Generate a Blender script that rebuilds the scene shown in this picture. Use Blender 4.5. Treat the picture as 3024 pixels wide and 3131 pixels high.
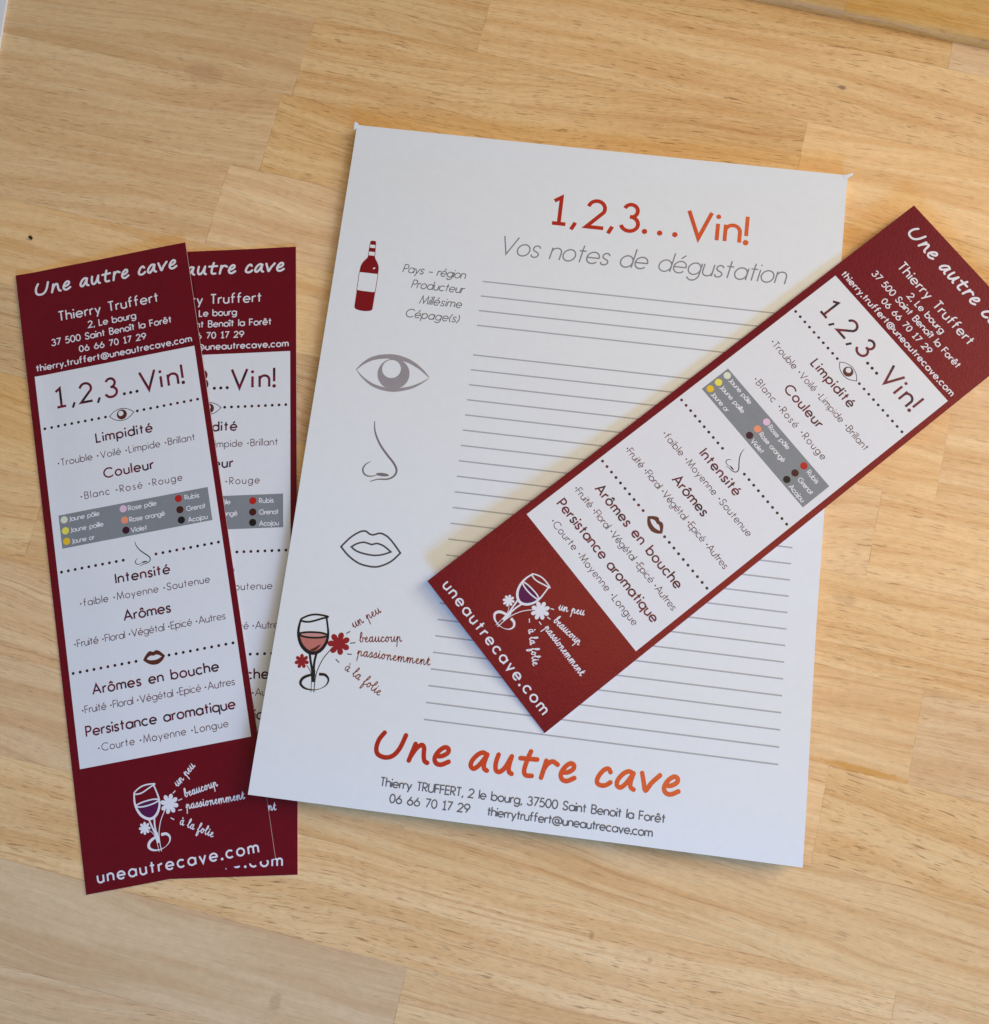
import bpy, bmesh, math, random
from mathutils import Matrix, Vector
random.seed(11)
MM = 0.001
PI = math.pi
for o in list(bpy.data.objects):
    bpy.data.objects.remove(o)
S = bpy.context.scene
COL = S.collection

# ------------------------------------------------------------------ camera
CAM_ROT = ((0.9922118267738566, 0.12275609782360197, -0.021133652244910477),
           (-0.11761278651317253, 0.9791519426492481, 0.16561613947562728),
           (0.04102344766951514, -0.1618407045626217, 0.9859638244316983))
cam_data = bpy.data.cameras.new('camera')
cam = bpy.data.objects.new('camera', cam_data)
COL.objects.link(cam)
m = Matrix(CAM_ROT).transposed().to_4x4()
m.translation = Vector((-6.393, -59.708, 279.70)) * MM
cam.matrix_world = m
cam_data.sensor_fit = 'HORIZONTAL'
cam_data.sensor_width = 36.0
cam_data.lens = 36.0 * 3030 / 3024
cam_data.clip_start = 0.01
cam_data.clip_end = 50
S.camera = cam

# ------------------------------------------------------------------ light
W = bpy.data.worlds.new('World')
S.world = W
W.use_nodes = True
bg = W.node_tree.nodes['Background']
bg.inputs['Color'].default_value = (0.232, 0.243, 0.226, 1)
bg.inputs['Strength'].default_value = 1.0


def area_light(name, loc, target, size, size_y, power, color):
    d = bpy.data.lights.new(name, 'AREA')
    d.shape = 'RECTANGLE'
    d.size = size * MM
    d.size_y = size_y * MM
    d.energy = power
    d.color = color
    o = bpy.data.objects.new(name, d)
    COL.objects.link(o)
    o.location = Vector(loc) * MM
    o.rotation_euler = (Vector(target) - Vector(loc)).to_track_quat('-Z', 'Y').to_euler()
    return o


area_light('warm_lamp', (135, 25, 330), (70, 0, 0), 80, 330, 0.44, (1.0, 0.70, 0.36))
area_light('window_light', (170, -640, 290), (0, 0, 0), 200, 130, 4.2, (0.12, 0.41, 1.0))
area_light('ambient_fill', (900, 500, 700), (0, 0, 0), 600, 600, 6.0, (1.0, 1.0, 0.92))  # added soft area light, takes over part of the even ambient
S.view_settings.view_transform = 'Standard'
S.view_settings.look = 'None'
S.view_settings.exposure = 0.0
S.view_settings.gamma = 1.0
S.cycles.max_bounces = 6
S.cycles.use_denoising = True


# ------------------------------------------------------------------ materials
def lin(c):
    c /= 255.0
    return c / 12.92 if c <= 0.04045 else ((c + 0.055) / 1.055) ** 2.4


def rgb(r, g, b):
    return (lin(r), lin(g), lin(b), 1.0)


def plain(name, col, rough=0.5, spec=0.4, tint=None, bump=0.0, bscale=1800.0, mottle=0.0, specks=0.0):
    """A printed or bare paper surface; fine noise in colour and relief."""
    mt = bpy.data.materials.new(name)
    mt.use_nodes = True
    nt = mt.node_tree
    b = nt.nodes['Principled BSDF']
    b.inputs['Base Color'].default_value = col
    b.inputs['Roughness'].default_value = rough
    b.inputs['Specular IOR Level'].default_value = spec
    if tint:
        b.inputs['Specular Tint'].default_value = tint
    tc = nt.nodes.new('ShaderNodeTexCoord')
    if mottle:
        n = nt.nodes.new('ShaderNodeTexNoise')
        n.inputs['Scale'].default_value = 420.0
        n.inputs['Detail'].default_value = 5.0
        nt.links.new(tc.outputs['Object'], n.inputs['Vector'])
        mp = nt.nodes.new('ShaderNodeMapRange')
        mp.inputs['From Min'].default_value = 0.3
        mp.inputs['From Max'].default_value = 0.7
        mp.inputs['To Min'].default_value = 1.0 - mottle
        mp.inputs['To Max'].default_value = 1.0 + mottle
        nt.links.new(n.outputs['Fac'], mp.inputs['Value'])
        mx = nt.nodes.new('ShaderNodeMix')
        mx.data_type = 'RGBA'
        mx.blend_type = 'MULTIPLY'
        mx.inputs[0].default_value = 1.0
        mx.inputs[6].default_value = col
        nt.links.new(mp.outputs['Result'], mx.inputs[7])
        nt.links.new(mx.outputs[2], b.inputs['Base Color'])
    if specks:
        vo = nt.nodes.new('ShaderNodeTexVoronoi')
        vo.inputs['Scale'].default_value = 48.0
        vo.inputs['Randomness'].default_value = 1.0
        nt.links.new(tc.outputs['Object'], vo.inputs['Vector'])
        se = nt.nodes.new('ShaderNodeSeparateColor')
        nt.links.new(vo.outputs['Color'], se.inputs[0])
        rad = nt.nodes.new('ShaderNodeMath')
        rad.operation = 'MULTIPLY_ADD'
        nt.links.new(se.outputs[0], rad.inputs[0])
        rad.inputs[1].default_value = 0.034
        rad.inputs[2].default_value = -0.020
        lt = nt.nodes.new('ShaderNodeMath')
        lt.operation = 'LESS_THAN'
        nt.links.new(vo.outputs['Distance'], lt.inputs[0])
        nt.links.new(rad.outputs[0], lt.inputs[1])
        k_ = nt.nodes.new('ShaderNodeMath')
        k_.operation = 'MULTIPLY'
        k_.inputs[1].default_value = specks
        nt.links.new(lt.outputs[0], k_.inputs[0])
        m2 = nt.nodes.new('ShaderNodeMix')
        m2.data_type = 'RGBA'
        nt.links.new(k_.outputs[0], m2.inputs[0])
        nt.links.new(b.inputs['Base Color'].links[0].from_socket, m2.inputs[6])
        m2.inputs[7].default_value = rgb(120, 108, 100)
        nt.links.new(m2.outputs[2], b.inputs['Base Color'])
    if bump:
        n = nt.nodes.new('ShaderNodeTexNoise')
        n.inputs['Scale'].default_value = bscale
        n.inputs['Detail'].default_value = 4.0
        n.inputs['Roughness'].default_value = 0.6
        nt.links.new(tc.outputs['Object'], n.inputs['Vector'])
        bp = nt.nodes.new('ShaderNodeBump')
        bp.inputs['Strength'].default_value = bump
        bp.inputs['Distance'].default_value = 0.00025
        nt.links.new(n.outputs['Fac'], bp.inputs['Height'])
        nt.links.new(bp.outputs['Normal'], b.inputs['Normal'])
    return mt


SHEEN = (1.0, 0.36, 0.28, 1)
M = {
    'pad': plain('pad_paper', rgb(234, 233, 233), 0.62, 0.25, bump=0.10, bscale=1500, mottle=0.012, specks=0.5),
    'white': plain('card_white', rgb(231, 229, 231), 0.5, 0.3, bump=0.08, mottle=0.012),
    'core': plain('card_core', rgb(228, 214, 212), 0.8, 0.1),
    'red': plain('card_red', rgb(106, 7, 27), 0.36, 0.62, SHEEN, bump=0.24, bscale=1500, mottle=0.07),
    'white_ink': plain('lettering_white', rgb(233, 228, 232), 0.5, 0.3),
    'maroon': plain('ink_maroon', rgb(112, 12, 42), 0.45, 0.4),
    'dark': plain('ink_dark', rgb(40, 14, 34), 0.45, 0.4),
    'heading': plain('ink_heading', rgb(74, 10, 38), 0.45, 0.4),
    'option': plain('ink_option', rgb(84, 62, 74), 0.5, 0.3),
    'dot': plain('ink_dot', rgb(30, 20, 36), 0.45, 0.4),
    'box': plain('ink_grey_box', rgb(136, 138, 141), 0.5, 0.3, mottle=0.03),
    'brown': plain('ink_brown', rgb(92, 38, 26), 0.45, 0.4),
    'wine': plain('ink_wine', rgb(90, 22, 72), 0.5, 0.2),
    'black': plain('ink_black', rgb(22, 18, 24), 0.45, 0.4),
    'toner': plain('toner_red', rgb(184, 24, 30), 0.42, 1.0, (1.0, 0.50, 0.16, 1), bump=0.4, bscale=2600, mottle=0.10),
    'title': plain('toner_title', rgb(190, 26, 30), 0.42, 1.0, (1.0, 0.50, 0.16, 1), bump=0.4, bscale=2600),
    'bottle': plain('toner_wine_red', rgb(132, 22, 30), 0.45, 0.4, SHEEN),
    'flower': plain('toner_flower', rgb(152, 24, 32), 0.45, 0.4),
    'rose': plain('toner_rose', rgb(198, 118, 108), 0.5, 0.3, mottle=0.06),
    'rose_pale': plain('toner_rose_pale', rgb(208, 148, 140), 0.5, 0.3),
    'rose_dark': plain('toner_rose_dark', rgb(92, 40, 34), 0.5, 0.3),
    'motto': plain('toner_motto', rgb(124, 16, 24), 0.45, 0.3),
    'grey_ink': plain('toner_grey', rgb(134, 134, 140), 0.5, 0.3),
    'text_grey': plain('toner_text_grey', rgb(100, 100, 108), 0.5, 0.3),
    'line_grey': plain('toner_line', rgb(172, 172, 178), 0.5, 0.3),
    'eye_grey': plain('toner_eye', rgb(158, 148, 150), 0.5, 0.3, mottle=0.06),
    'nose_grey': plain('toner_nose', rgb(126, 118, 122), 0.5, 0.3),
    'lip_grey': plain('toner_lips', rgb(74, 68, 80), 0.5, 0.3),
    'crumb': plain('crumb_black', rgb(26, 22, 20), 0.6, 0.3, bump=0.5),
}


def colour_fade(mt, stops, axis=None, scale=260.0):
    """Fade between colours: along the sheet's own width (axis 'x', stops at millimetres) or in soft random patches."""
    nt = mt.node_tree
    b = nt.nodes['Principled BSDF']
    tc = nt.nodes.new('ShaderNodeTexCoord')
    rp = nt.nodes.new('ShaderNodeValToRGB')
    if axis:
        sp_ = nt.nodes.new('ShaderNodeSeparateXYZ')
        nt.links.new(tc.outputs['Object'], sp_.inputs[0])
        mr = nt.nodes.new('ShaderNodeMapRange')
        lo, hi = stops[0][0], stops[-1][0]
        mr.inputs['From Min'].default_value = lo * MM
        mr.inputs['From Max'].default_value = hi * MM
        nt.links.new(sp_.outputs[0], mr.inputs['Value'])
        val = mr.outputs['Result']
        pos = [(q[0] - lo) / (hi - lo) for q in stops]
    else:
        n = nt.nodes.new('ShaderNodeTexNoise')
        n.inputs['Scale'].default_value = scale
        n.inputs['Detail'].default_value = 2.0
        nt.links.new(tc.outputs['Object'], n.inputs['Vector'])
        val = n.outputs['Fac']
        pos = [q[0] for q in stops]
    el = rp.color_ramp.elements
    while len(el) < len(stops):
        el.new(0.5)
    for e_, p_, q in zip(el, pos, stops):
        e_.position = p_
        e_.color = q[1]
    nt.links.new(val, rp.inputs['Fac'])
    src = rp.outputs['Color']
    mx = nt.nodes.new('ShaderNodeMix')
    mx.data_type = 'RGBA'
    mx.blend_type = 'MULTIPLY'
    mx.inputs[0].default_value = 1.0
    n2 = nt.nodes.new('ShaderNodeTexNoise')
    n2.inputs['Scale'].default_value = 2400.0
    nt.links.new(tc.outputs['Object'], n2.inputs['Vector'])
    mp = nt.nodes.new('ShaderNodeMapRange')
    mp.inputs['From Min'].default_value = 0.3
    mp.inputs['From Max'].default_value = 0.7
    mp.inputs['To Min'].default_value = 0.84
    mp.inputs['To Max'].default_value = 1.12
    nt.links.new(n2.outputs['Fac'], mp.inputs['Value'])
    nt.links.new(src, mx.inputs[6])
    nt.links.new(mp.outputs['Result'], mx.inputs[7])
    nt.links.new(mx.outputs[2], b.inputs['Base Color'])


colour_fade(M['toner'], [(-43, rgb(176, 22, 28)), (-28, rgb(188, 30, 30)), (-10, rgb(212, 64, 40)), (42, rgb(226, 100, 58))], 'x')  # notepad lettering runs from red at the left to orange at the right
colour_fade(M['title'], [(-13, rgb(180, 26, 28)), (14, rgb(196, 44, 34)), (32, rgb(222, 86, 48)), (48, rgb(228, 100, 56))], 'x')
colour_fade(M['heading'], [(0.38, rgb(48, 12, 36)), (0.58, rgb(108, 8, 48))])
colour_fade(M['maroon'], [(0.36, rgb(44, 14, 34)), (0.52, rgb(116, 12, 42))])
colour_fade(M['option'], [(0.40, rgb(76, 64, 76)), (0.60, rgb(112, 60, 82))])
colour_fade(M['dot'], [(0.50, rgb(26, 20, 36)), (0.68, rgb(96, 16, 34))])
SW = [('pale yellow swatch', (226, 226, 200)), ('straw yellow swatch', (240, 226, 92)), ('golden yellow swatch', (240, 194, 44)),
      ('pale pink swatch', (232, 190, 214)), ('orange pink swatch', (244, 150, 112)), ('dark violet swatch', (62, 18, 38)),
      ('ruby red swatch', (186, 32, 26)), ('garnet swatch', (72, 24, 18)), ('mahogany black swatch', (26, 18, 16))]
SWM = [plain('swatch_' + n.replace(' ', '_'), rgb(*c), 0.5, 0.3) for n, c in SW]


STAINS = [(-125.3, 112.9, 7.5, 5.0, rgb(190, 142, 108), 0.40), (71.4, 129.6, 1.7, 0.9, rgb(140, 110, 84), 0.85), (90.3, -72.6, 17.0, 1.3, rgb(214, 150, 62), 0.8),
          (-59.7, -152.0, 2.0, 3.4, rgb(176, 134, 94), 0.4), (82.5, -26.6, 4.5, 1.6, rgb(186, 140, 102), 0.4), (21.7, -124.3, 0.9, 1.3, rgb(166, 118, 80), 0.5), (37.7, -128.4, 1.1, 0.9, rgb(170, 122, 84), 0.45)]


def wood_material(name, gloss=0.42, spec=0.35, stains=False):
    """Oiled beech-like staves. Grain runs along U of the map GrainUV (millimetres); each stave carries its own tone in 'tone'
    (r: lightness, g: yellowness, b: strength of the pores, a: strength of the bands)."""
    mt = bpy.data.materials.new(name)
    mt.use_nodes = True
    nt = mt.node_tree
    N, L = nt.nodes, nt.links
    b = N['Principled BSDF']

    def node(t, **kw):
        n = N.new(t)
        for k, v in kw.items():
            setattr(n, k, v)
        return n

    def math_(op, a, c=None, clamp=False):
        n = node('ShaderNodeMath', operation=op, use_clamp=clamp)
        for i, x in enumerate((a, c)):
            if x is None:
                continue
            if isinstance(x, (int, float)):
                n.inputs[i].default_value = x
            else:
                L.new(x, n.inputs[i])
        return n.outputs[0]

    def mix(f, a, c, blend='MIX'):
        n = node('ShaderNodeMix', data_type='RGBA', blend_type=blend)
        for k, x in ((0, f), (6, a), (7, c)):
            if isinstance(x, (int, float, tuple)):
                n.inputs[k].default_value = x
            else:
                L.new(x, n.inputs[k])
        return n.outputs[2]

    uv = node('ShaderNodeUVMap', uv_map='GrainUV').outputs[0]
    tone = node('ShaderNodeVertexColor', layer_name='tone')
    sep = node('ShaderNodeSeparateColor')
    L.new(tone.outputs['Color'], sep.inputs[0])
    t_l, t_y, t_p = sep.outputs[0], sep.outputs[1], sep.outputs[2]
    t_b = tone.outputs['Alpha']

    def noise(vec, sx, sy, detail=3.0, rough=0.55, dist=0.0):
        mp = node('ShaderNodeMapping')
        mp.inputs['Scale'].default_value = (sx, sy, 1)
        L.new(vec, mp.inputs['Vector'])
        n = node('ShaderNodeTexNoise')
        n.inputs['Scale'].default_value = 1.0
        n.inputs['Detail'].default_value = detail
        n.inputs['Roughness'].default_value = rough
        n.inputs['Distortion'].default_value = dist
        L.new(mp.outputs[0], n.inputs['Vector'])
        return n.outputs['Fac']

    def ramp(v, lo, hi, a=0.0, c=1.0):
        n = node('ShaderNodeMapRange', interpolation_type='SMOOTHSTEP')
        L.new(v, n.inputs['Value'])
        for k, x in (('From Min', lo), ('From Max', hi), ('To Min', a), ('To Max', c)):
            n.inputs[k].default_value = x
        return n.outputs['Result']

    # the grain wanders: shift V by slow noise, so bands bend round hidden knots
    sx = node('ShaderNodeSeparateXYZ')
    L.new(uv, sx.inputs[0])
    wob = noise(uv, 0.008, 0.030, 1.0, 0.5)
    wob2 = noise(uv, 0.03, 0.10, 1.0, 0.5)
    shift = math_('ADD', math_('MULTIPLY', math_('SUBTRACT', wob, 0.5), 15.0), math_('MULTIPLY', math_('SUBTRACT', wob2, 0.5), 3.0))
    v2 = math_('ADD', sx.outputs[1], shift)
    cmb = node('ShaderNodeCombineXYZ')
    L.new(sx.outputs[0], cmb.inputs[0])
    L.new(v2, cmb.inputs[1])
    guv = cmb.outputs[0]

    broad = noise(guv, 0.010, 0.16, 3.0, 0.6)
    bands = noise(guv, 0.009, 0.80, 5.0, 0.68)
    fine = noise(guv, 0.06, 3.0, 6.0, 0.75)
    mott = noise(uv, 0.35, 0.5, 5.0, 0.7)
    p1 = noise(guv, 0.15, 2.1, 2.0, 0.5)
    p2 = noise(guv, 0.28, 3.4, 2.0, 0.5)
    pm = noise(uv, 0.030, 0.09, 2.0, 0.5)

    light = rgb(243, 204, 155)
    mid = rgb(229, 183, 132)
    dark = rgb(192, 136, 92)
    c = mix(ramp(broad, 0.36, 0.66), light, mid)
    c = mix(math_('MULTIPLY', math_('MULTIPLY', ramp(bands, 0.50, 0.72), t_b), 0.62), c, dark)
    c = mix(math_('MULTIPLY', ramp(bands, 0.46, 0.28), 0.55), c, rgb(247, 218, 174))
    c = mix(1.0, c, ramp_rgb(N, L, node, fine, 0.86, 1.10), 'MULTIPLY')
    c = mix(1.0, c, ramp_rgb(N, L, node, mott, 0.91, 1.08), 'MULTIPLY')
    # pores: short dark dashes in drifts
    dash = math_('MULTIPLY', ramp(p1, 0.60, 0.69), ramp(pm, 0.26, 0.52))
    dash = math_('MULTIPLY', dash, t_p)
    c = mix(math_('MULTIPLY', dash, 0.58), c, rgb(132, 84, 48))
    dash2 = math_('MULTIPLY', ramp(p2, 0.575, 0.70), 0.42)
    c = mix(math_('MULTIPLY', dash2, t_p), c, rgb(150, 104, 64))
    # a few open black pores
    p3 = noise(guv, 0.11, 1.7, 1.0, 0.4)
    c = mix(math_('MULTIPLY', ramp(p3, 0.775, 0.82), 0.7), c, rgb(78, 50, 32))
    # tone of the stave
    hsv = node('ShaderNodeHueSaturation')
    L.new(c, hsv.inputs['Color'])
    L.new(math_('ADD', math_('MULTIPLY', t_y, 0.7), 0.72), hsv.inputs['Saturation'])
    L.new(math_('ADD', math_('MULTIPLY', t_l, 0.80), 0.57), hsv.inputs['Value'])
    c = hsv.outputs['Color']
    # stains and knots of this very table top: (x, y, half length, half width, colour, strength), millimetres
    ob = node('ShaderNodeTexCoord').outputs['Object']
    for (qx, qy, ha, hb, col, k_) in STAINS if stains else ():
        mp = node('ShaderNodeMapping', vector_type='TEXTURE')
        mp.inputs['Location'].default_value = (qx * MM, qy * MM, 0)
        mp.inputs['Rotation'].default_value = (0, 0, math.radians(-6.86))
        mp.inputs['Scale'].default_value = (ha * MM, hb * MM, 1)
        L.new(ob, mp.inputs['Vector'])
        ln = node('ShaderNodeVectorMath', operation='LENGTH')
        L.new(mp.outputs[0], ln.inputs[0])
        d_ = math_('ADD', ln.outputs['Value'], math_('MULTIPLY', math_('SUBTRACT', mott, 0.5), 1.1))
        c = mix(math_('MULTIPLY', ramp(d_, 0.35, 1.05, 1.0, 0.0), k_), c, col)
    # glue joints
    ed = node('ShaderNodeUVMap', uv_map='EdgeUV').outputs[0]
    es = node('ShaderNodeSeparateXYZ')
    L.new(ed, es.inputs[0])
    jag = math_('MULTIPLY', math_('SUBTRACT', noise(uv, 0.5, 0.5, 3.0, 0.6), 0.35), 0.9)
    dj = math_('MINIMUM', es.outputs[0], es.outputs[1])
    joint = math_('LESS_THAN', dj, jag)
    joint = math_('MULTIPLY', ramp(dj, 0.0, 0.26, 1.0, 0.0), ramp(noise(uv, 0.07, 0.2, 3.0, 0.6), 0.42, 0.62))
    c = mix(math_('MULTIPLY', joint, 0.42), c, rgb(128, 84, 50))
    L.new(c, b.inputs['Base Color'])
    wear = noise(uv, 0.05, 0.07, 5.0, 0.65)
    L.new(math_('ADD', ramp(fine, 0.2, 0.8, gloss - 0.08, gloss + 0.08), ramp(wear, 0.3, 0.7, -0.07, 0.09)), b.inputs['Roughness'])
    b.inputs['Specular IOR Level'].default_value = spec
    h = math_('SUBTRACT', math_('MULTIPLY', fine, 0.35), math_('ADD', math_('MULTIPLY', dash, 0.8), joint))
    bp = node('ShaderNodeBump')
    bp.inputs['Strength'].default_value = 0.25
    bp.inputs['Distance'].default_value = 0.0002
    L.new(h, bp.inputs['Height'])
    L.new(bp.outputs['Normal'], b.inputs['Normal'])
    return mt


def ramp_rgb(N, L, node, v, a, c):
    n = node('ShaderNodeMapRange')
    L.new(v, n.inputs['Value'])
    n.inputs['From Min'].default_value = 0.25
    n.inputs['From Max'].default_value = 0.75
    n.inputs['To Min'].default_value = a
    n.inputs['To Max'].default_value = c
    q = node('ShaderNodeCombineColor')
    for i in range(3):
        L.new(n.outputs['Result'], q.inputs[i])
    return q.outputs[0]


WOOD = wood_material('oiled_wood', stains=True)
WOOD_GLOSS = wood_material('varnished_wood', 0.50, 0.35)


# ------------------------------------------------------------------ things and parts
def link(name, mesh, parent=None):
    o = bpy.data.objects.new(name, mesh)
    COL.objects.link(o)
    if parent:
        o.parent = parent
    return o


def thing(name, label, cat, loc=(0, 0, 0), rz=0.0, group=None):
    o = bpy.data.objects.new(name, None)
    COL.objects.link(o)
    o.empty_display_size = 0.01
    o.location = Vector(loc) * MM
    o.rotation_euler = (0, 0, rz)
    o['label'] = label
    o['category'] = cat
    if group:
        o['group'] = group
    return o


# ------------------------------------------------------------------ table
SL = math.radians(-6.86)
CS, SN = math.cos(SL), math.sin(SL)
X0 = -85.0


def st2xy(s, t):
    """s along the staves, t across, both in millimetres, origin at (-85, 0)."""
    return X0 + s * CS - t * SN, s * SN + t * CS


def xy2st(x, y):
    x -= X0
    return x * CS + y * SN, -x * SN + y * CS


# stave boundaries across (t of the seam), and end joints (table x) seen in the photograph, per row from the back
BND = [162.0, 134.6, 107.2, 80.4, 53.7, 27.0, 0.4, -26.0, -52.3, -78.9, -105.4, -131.6, -157.8]
BND = [xy2st(X0, y)[1] for y in BND]
pitch = BND[-2] - BND[-1]
JOINTS = {0: [-300, -40, 210], 1: [-245, -95, 60, 260], 2: [-330, -101, 190], 3: [-290, -113.5, 150, 340], 4: [-210, 107.4, 300],
          5: [-310, -65, 89.3, 280], 6: [-260, -20, 205], 7: [-350, -149, 104, 320], 8: [-280, -60, 79.8, 250],
          9: [-330, -118, 175], 10: [-250, -160, 101, 280], 11: [-300, -27.4, 230], 12: [-240, -75, 128, 330]}
TONES = {(1, 1): (.44, .44, .55, .45), (1, 2): (.52, .54, 1.0, .8), (2, 1): (.51, .42, .7, .5), (2, 2): (.55, .58, .9, .85), (3, 1): (.56, .42, .7, .35),  # back-left staves toned down, shade of that corner put into their lightness
         (1, 3): (.66, .52, .5, .3), (0, 2): (.55, .52, .95, .5), (0, 1): (.45, .54, .8, .9),
         (4, 2): (.58, .46, .6, .8), (5, 3): (.60, .50, .9, .75), (5, 2): (.56, .46, .9, .2), (6, 2): (.56, .52, .9, .8), (6, 3): (.60, .48, .9, .8),
         (7, 2): (.56, .50, .4, .7), (7, 3): (.50, .44, .7, .9), (8, 3): (.54, .56, 1.0, .6), (8, 2): (.62, .50, .5, .7), (9, 2): (.52, .52, .5, .9),
         (9, 1): (.50, .40, .5, .5), (10, 2): (.60, .50, 1.0, .85), (10, 1): (.52, .46, .5, .6), (10, 3): (.56, .46, .9, .5),
         (11, 1): (.42, .34, .16, .10), (11, 2): (.54, .50, .7, .85), (12, 2): (.52, .42, .6, .6), (12, 1): (.50, .34, .4, .5)}
staves = []
rows = [(BND[i], BND[i + 1], i) for i in range(len(BND) - 1)]
tt = BND[-1]
k = 12
while tt > -520:
    rows.append((tt, tt - pitch, k))
    tt -= pitch
    k += 1
edge_t = xy2st(40.8, 156.2)[1] + 4.0
rows.insert(0, (edge_t, BND[0], -1))
for (ta, tb_, ri) in rows:
    js = JOINTS.get(ri)
    if js is None:
        js, x = [], -520 + random.uniform(0, 200)
        while x < 500:
            js.append(x)
            x += random.uniform(170, 300)
    tm = 0.5 * (ta + tb_)
    ss = [-520] + [xy2st(x, st2xy(0, tm)[1] + (x - X0) * SN / CS)[0] for x in js if xy2st(x, 0)[0] > -480] + [640]
    for q in range(len(ss) - 1):
        tone = TONES.get((ri, q), (random.uniform(.40, .66), random.uniform(.36, .62), random.uniform(.35, 1), random.uniform(.35, 1.0)))
        staves.append((ss[q], ss[q + 1], tb_, ta, tone, math.radians(random.uniform(-5.5, 3.5))))


def grid_staves(name, staves, mat):
    """Each stave is cut into a 3 x 3 pattern so that EdgeUV can hold the distance to its edge in millimetres."""
    me = bpy.data.meshes.new(name)
    V, F, UV, ED, TN = [], [], [], [], []
    for (s0, s1, t0, t1, tone, tilt) in staves:
        ox, oy = random.uniform(-900, 900), random.uniform(-900, 900)
        ct, stt = math.cos(tilt), math.sin(tilt)
        a = min(1.0, (s1 - s0) / 3)
        sl = [s0, s0 + a, s1 - a, s1]
        c_ = min(1.0, (t1 - t0) / 3)
        tl = [t0, t0 + c_, t1 - c_, t1]
        k = len(V)
        for t in tl:
            for s in sl:
                x, y = st2xy(s, t)
                V.append((x * MM, y * MM, 0))
        for j in range(3):
            for i in range(3):
                idx = [(i, j), (i + 1, j), (i + 1, j + 1), (i, j + 1)]
                F.append([k + q[1] * 4 + q[0] for q in idx])
                for (ii, jj) in idx:
                    A, B = sl[ii] - s0, tl[jj] - t0
                    UV.append((A * ct - B * stt + ox, A * stt + B * ct + oy))
                    ED.append((min(sl[ii] - s0, s1 - sl[ii]), min(tl[jj] - t0, t1 - tl[jj])))
                    TN.append(tone)
    me.from_pydata(V, [], F)
    me.uv_layers.new(name='GrainUV')
    me.uv_layers.new(name='EdgeUV')
    me.color_attributes.new('tone', 'FLOAT_COLOR', 'CORNER')
    g, e, c = me.uv_layers['GrainUV'], me.uv_layers['EdgeUV'], me.color_attributes['tone']
    for i in range(len(UV)):
        g.data[i].uv = UV[i]
        e.data[i].uv = ED[i]
        c.data[i].color = TN[i]
    me.materials.append(mat)
    return me


tab = link('tabletop', grid_staves('tabletop', staves, WOOD))
tab['kind'] = 'structure'
tab['label'] = 'pale oiled wooden tabletop of glued staves'

# raised board along the back, bullnose front edge, built as a profile swept along the staves
BT = 3.2
prof = [(0.0, 0.05), (-0.15, 0.5)]
for i in range(0, 10):
    a = PI - (PI / 2) * i / 9
    prof.append((2.5 + 2.6 * math.cos(a), BT - 2.6 + 2.6 * math.sin(a)))
prof += [(12.0, BT), (40.0, BT), (110.0, BT), (330.0, BT)]
bt0 = xy2st(40.8, 156.2)[1]
cuts = [-520, -310, -70]
cuts.append(xy2st(70.5, 160)[0])
cuts += [330, 640]
me = bpy.data.meshes.new('raised_board')
V, F, UV, ED, TN = [], [], [], [], []
for q in range(len(cuts) - 1):
    s0, s1 = cuts[q], cuts[q + 1]
    tone = (random.uniform(.22, .30), random.uniform(.66, .8), random.uniform(.4, .7), .7)
    ox, oy = random.uniform(-900, 900), random.uniform(-900, 900)
    a = 1.0
    sl = [s0, s0 + a, s1 - a, s1]
    k = len(V)
    arc = 0.0
    arcs = []
    for pi, (pt, pz) in enumerate(prof):
        if pi:
            arc += math.hypot(pt - prof[pi - 1][0], pz - prof[pi - 1][1])
        arcs.append(arc)
        for s in sl:
            x, y = st2xy(s, bt0 + pt)
            V.append((x * MM, y * MM, pz * MM))
    for j in range(len(prof) - 1):
        for i in range(3):
            idx = [(i, j), (i + 1, j), (i + 1, j + 1), (i, j + 1)]
            F.append([k + z[1] * 4 + z[0] for z in idx])
            for (ii, jj) in idx:
                UV.append((sl[ii] - s0 + ox, arcs[jj] + oy))
                ED.append((min(sl[ii] - s0, s1 - sl[ii]), 5.0))
                TN.append(tone)
me.from_pydata(V, [], F)
me.uv_layers.new(name='GrainUV')
me.uv_layers.new(name='EdgeUV')
me.color_attributes.new('tone', 'FLOAT_COLOR', 'CORNER')
g, e, c = me.uv_layers['GrainUV'], me.uv_layers['EdgeUV'], me.color_attributes['tone']
for i in range(len(UV)):
    g.data[i].uv = UV[i]
    e.data[i].uv = ED[i]
    c.data[i].color = TN[i]
me.materials.append(WOOD_GLOSS)
for p in me.polygons:
    p.use_smooth = True
brd = link('raised_board', me)
brd['label'] = 'raised varnished wooden board with a shiny rounded edge, behind the notepad'
brd['category'] = 'board'


# ------------------------------------------------------------------ drawing in ink: flat strokes and fills that lie on a bent sheet
def arc(cx, cy, rx, ry, a0, a1, n=None):
    n = n or max(6, int(abs(a1 - a0) / 12))
    return [(cx + rx * math.cos(math.radians(a0 + (a1 - a0) * i / n)), cy + ry * math.sin(math.radians(a0 + (a1 - a0) * i / n))) for i in range(n + 1)]


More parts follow.
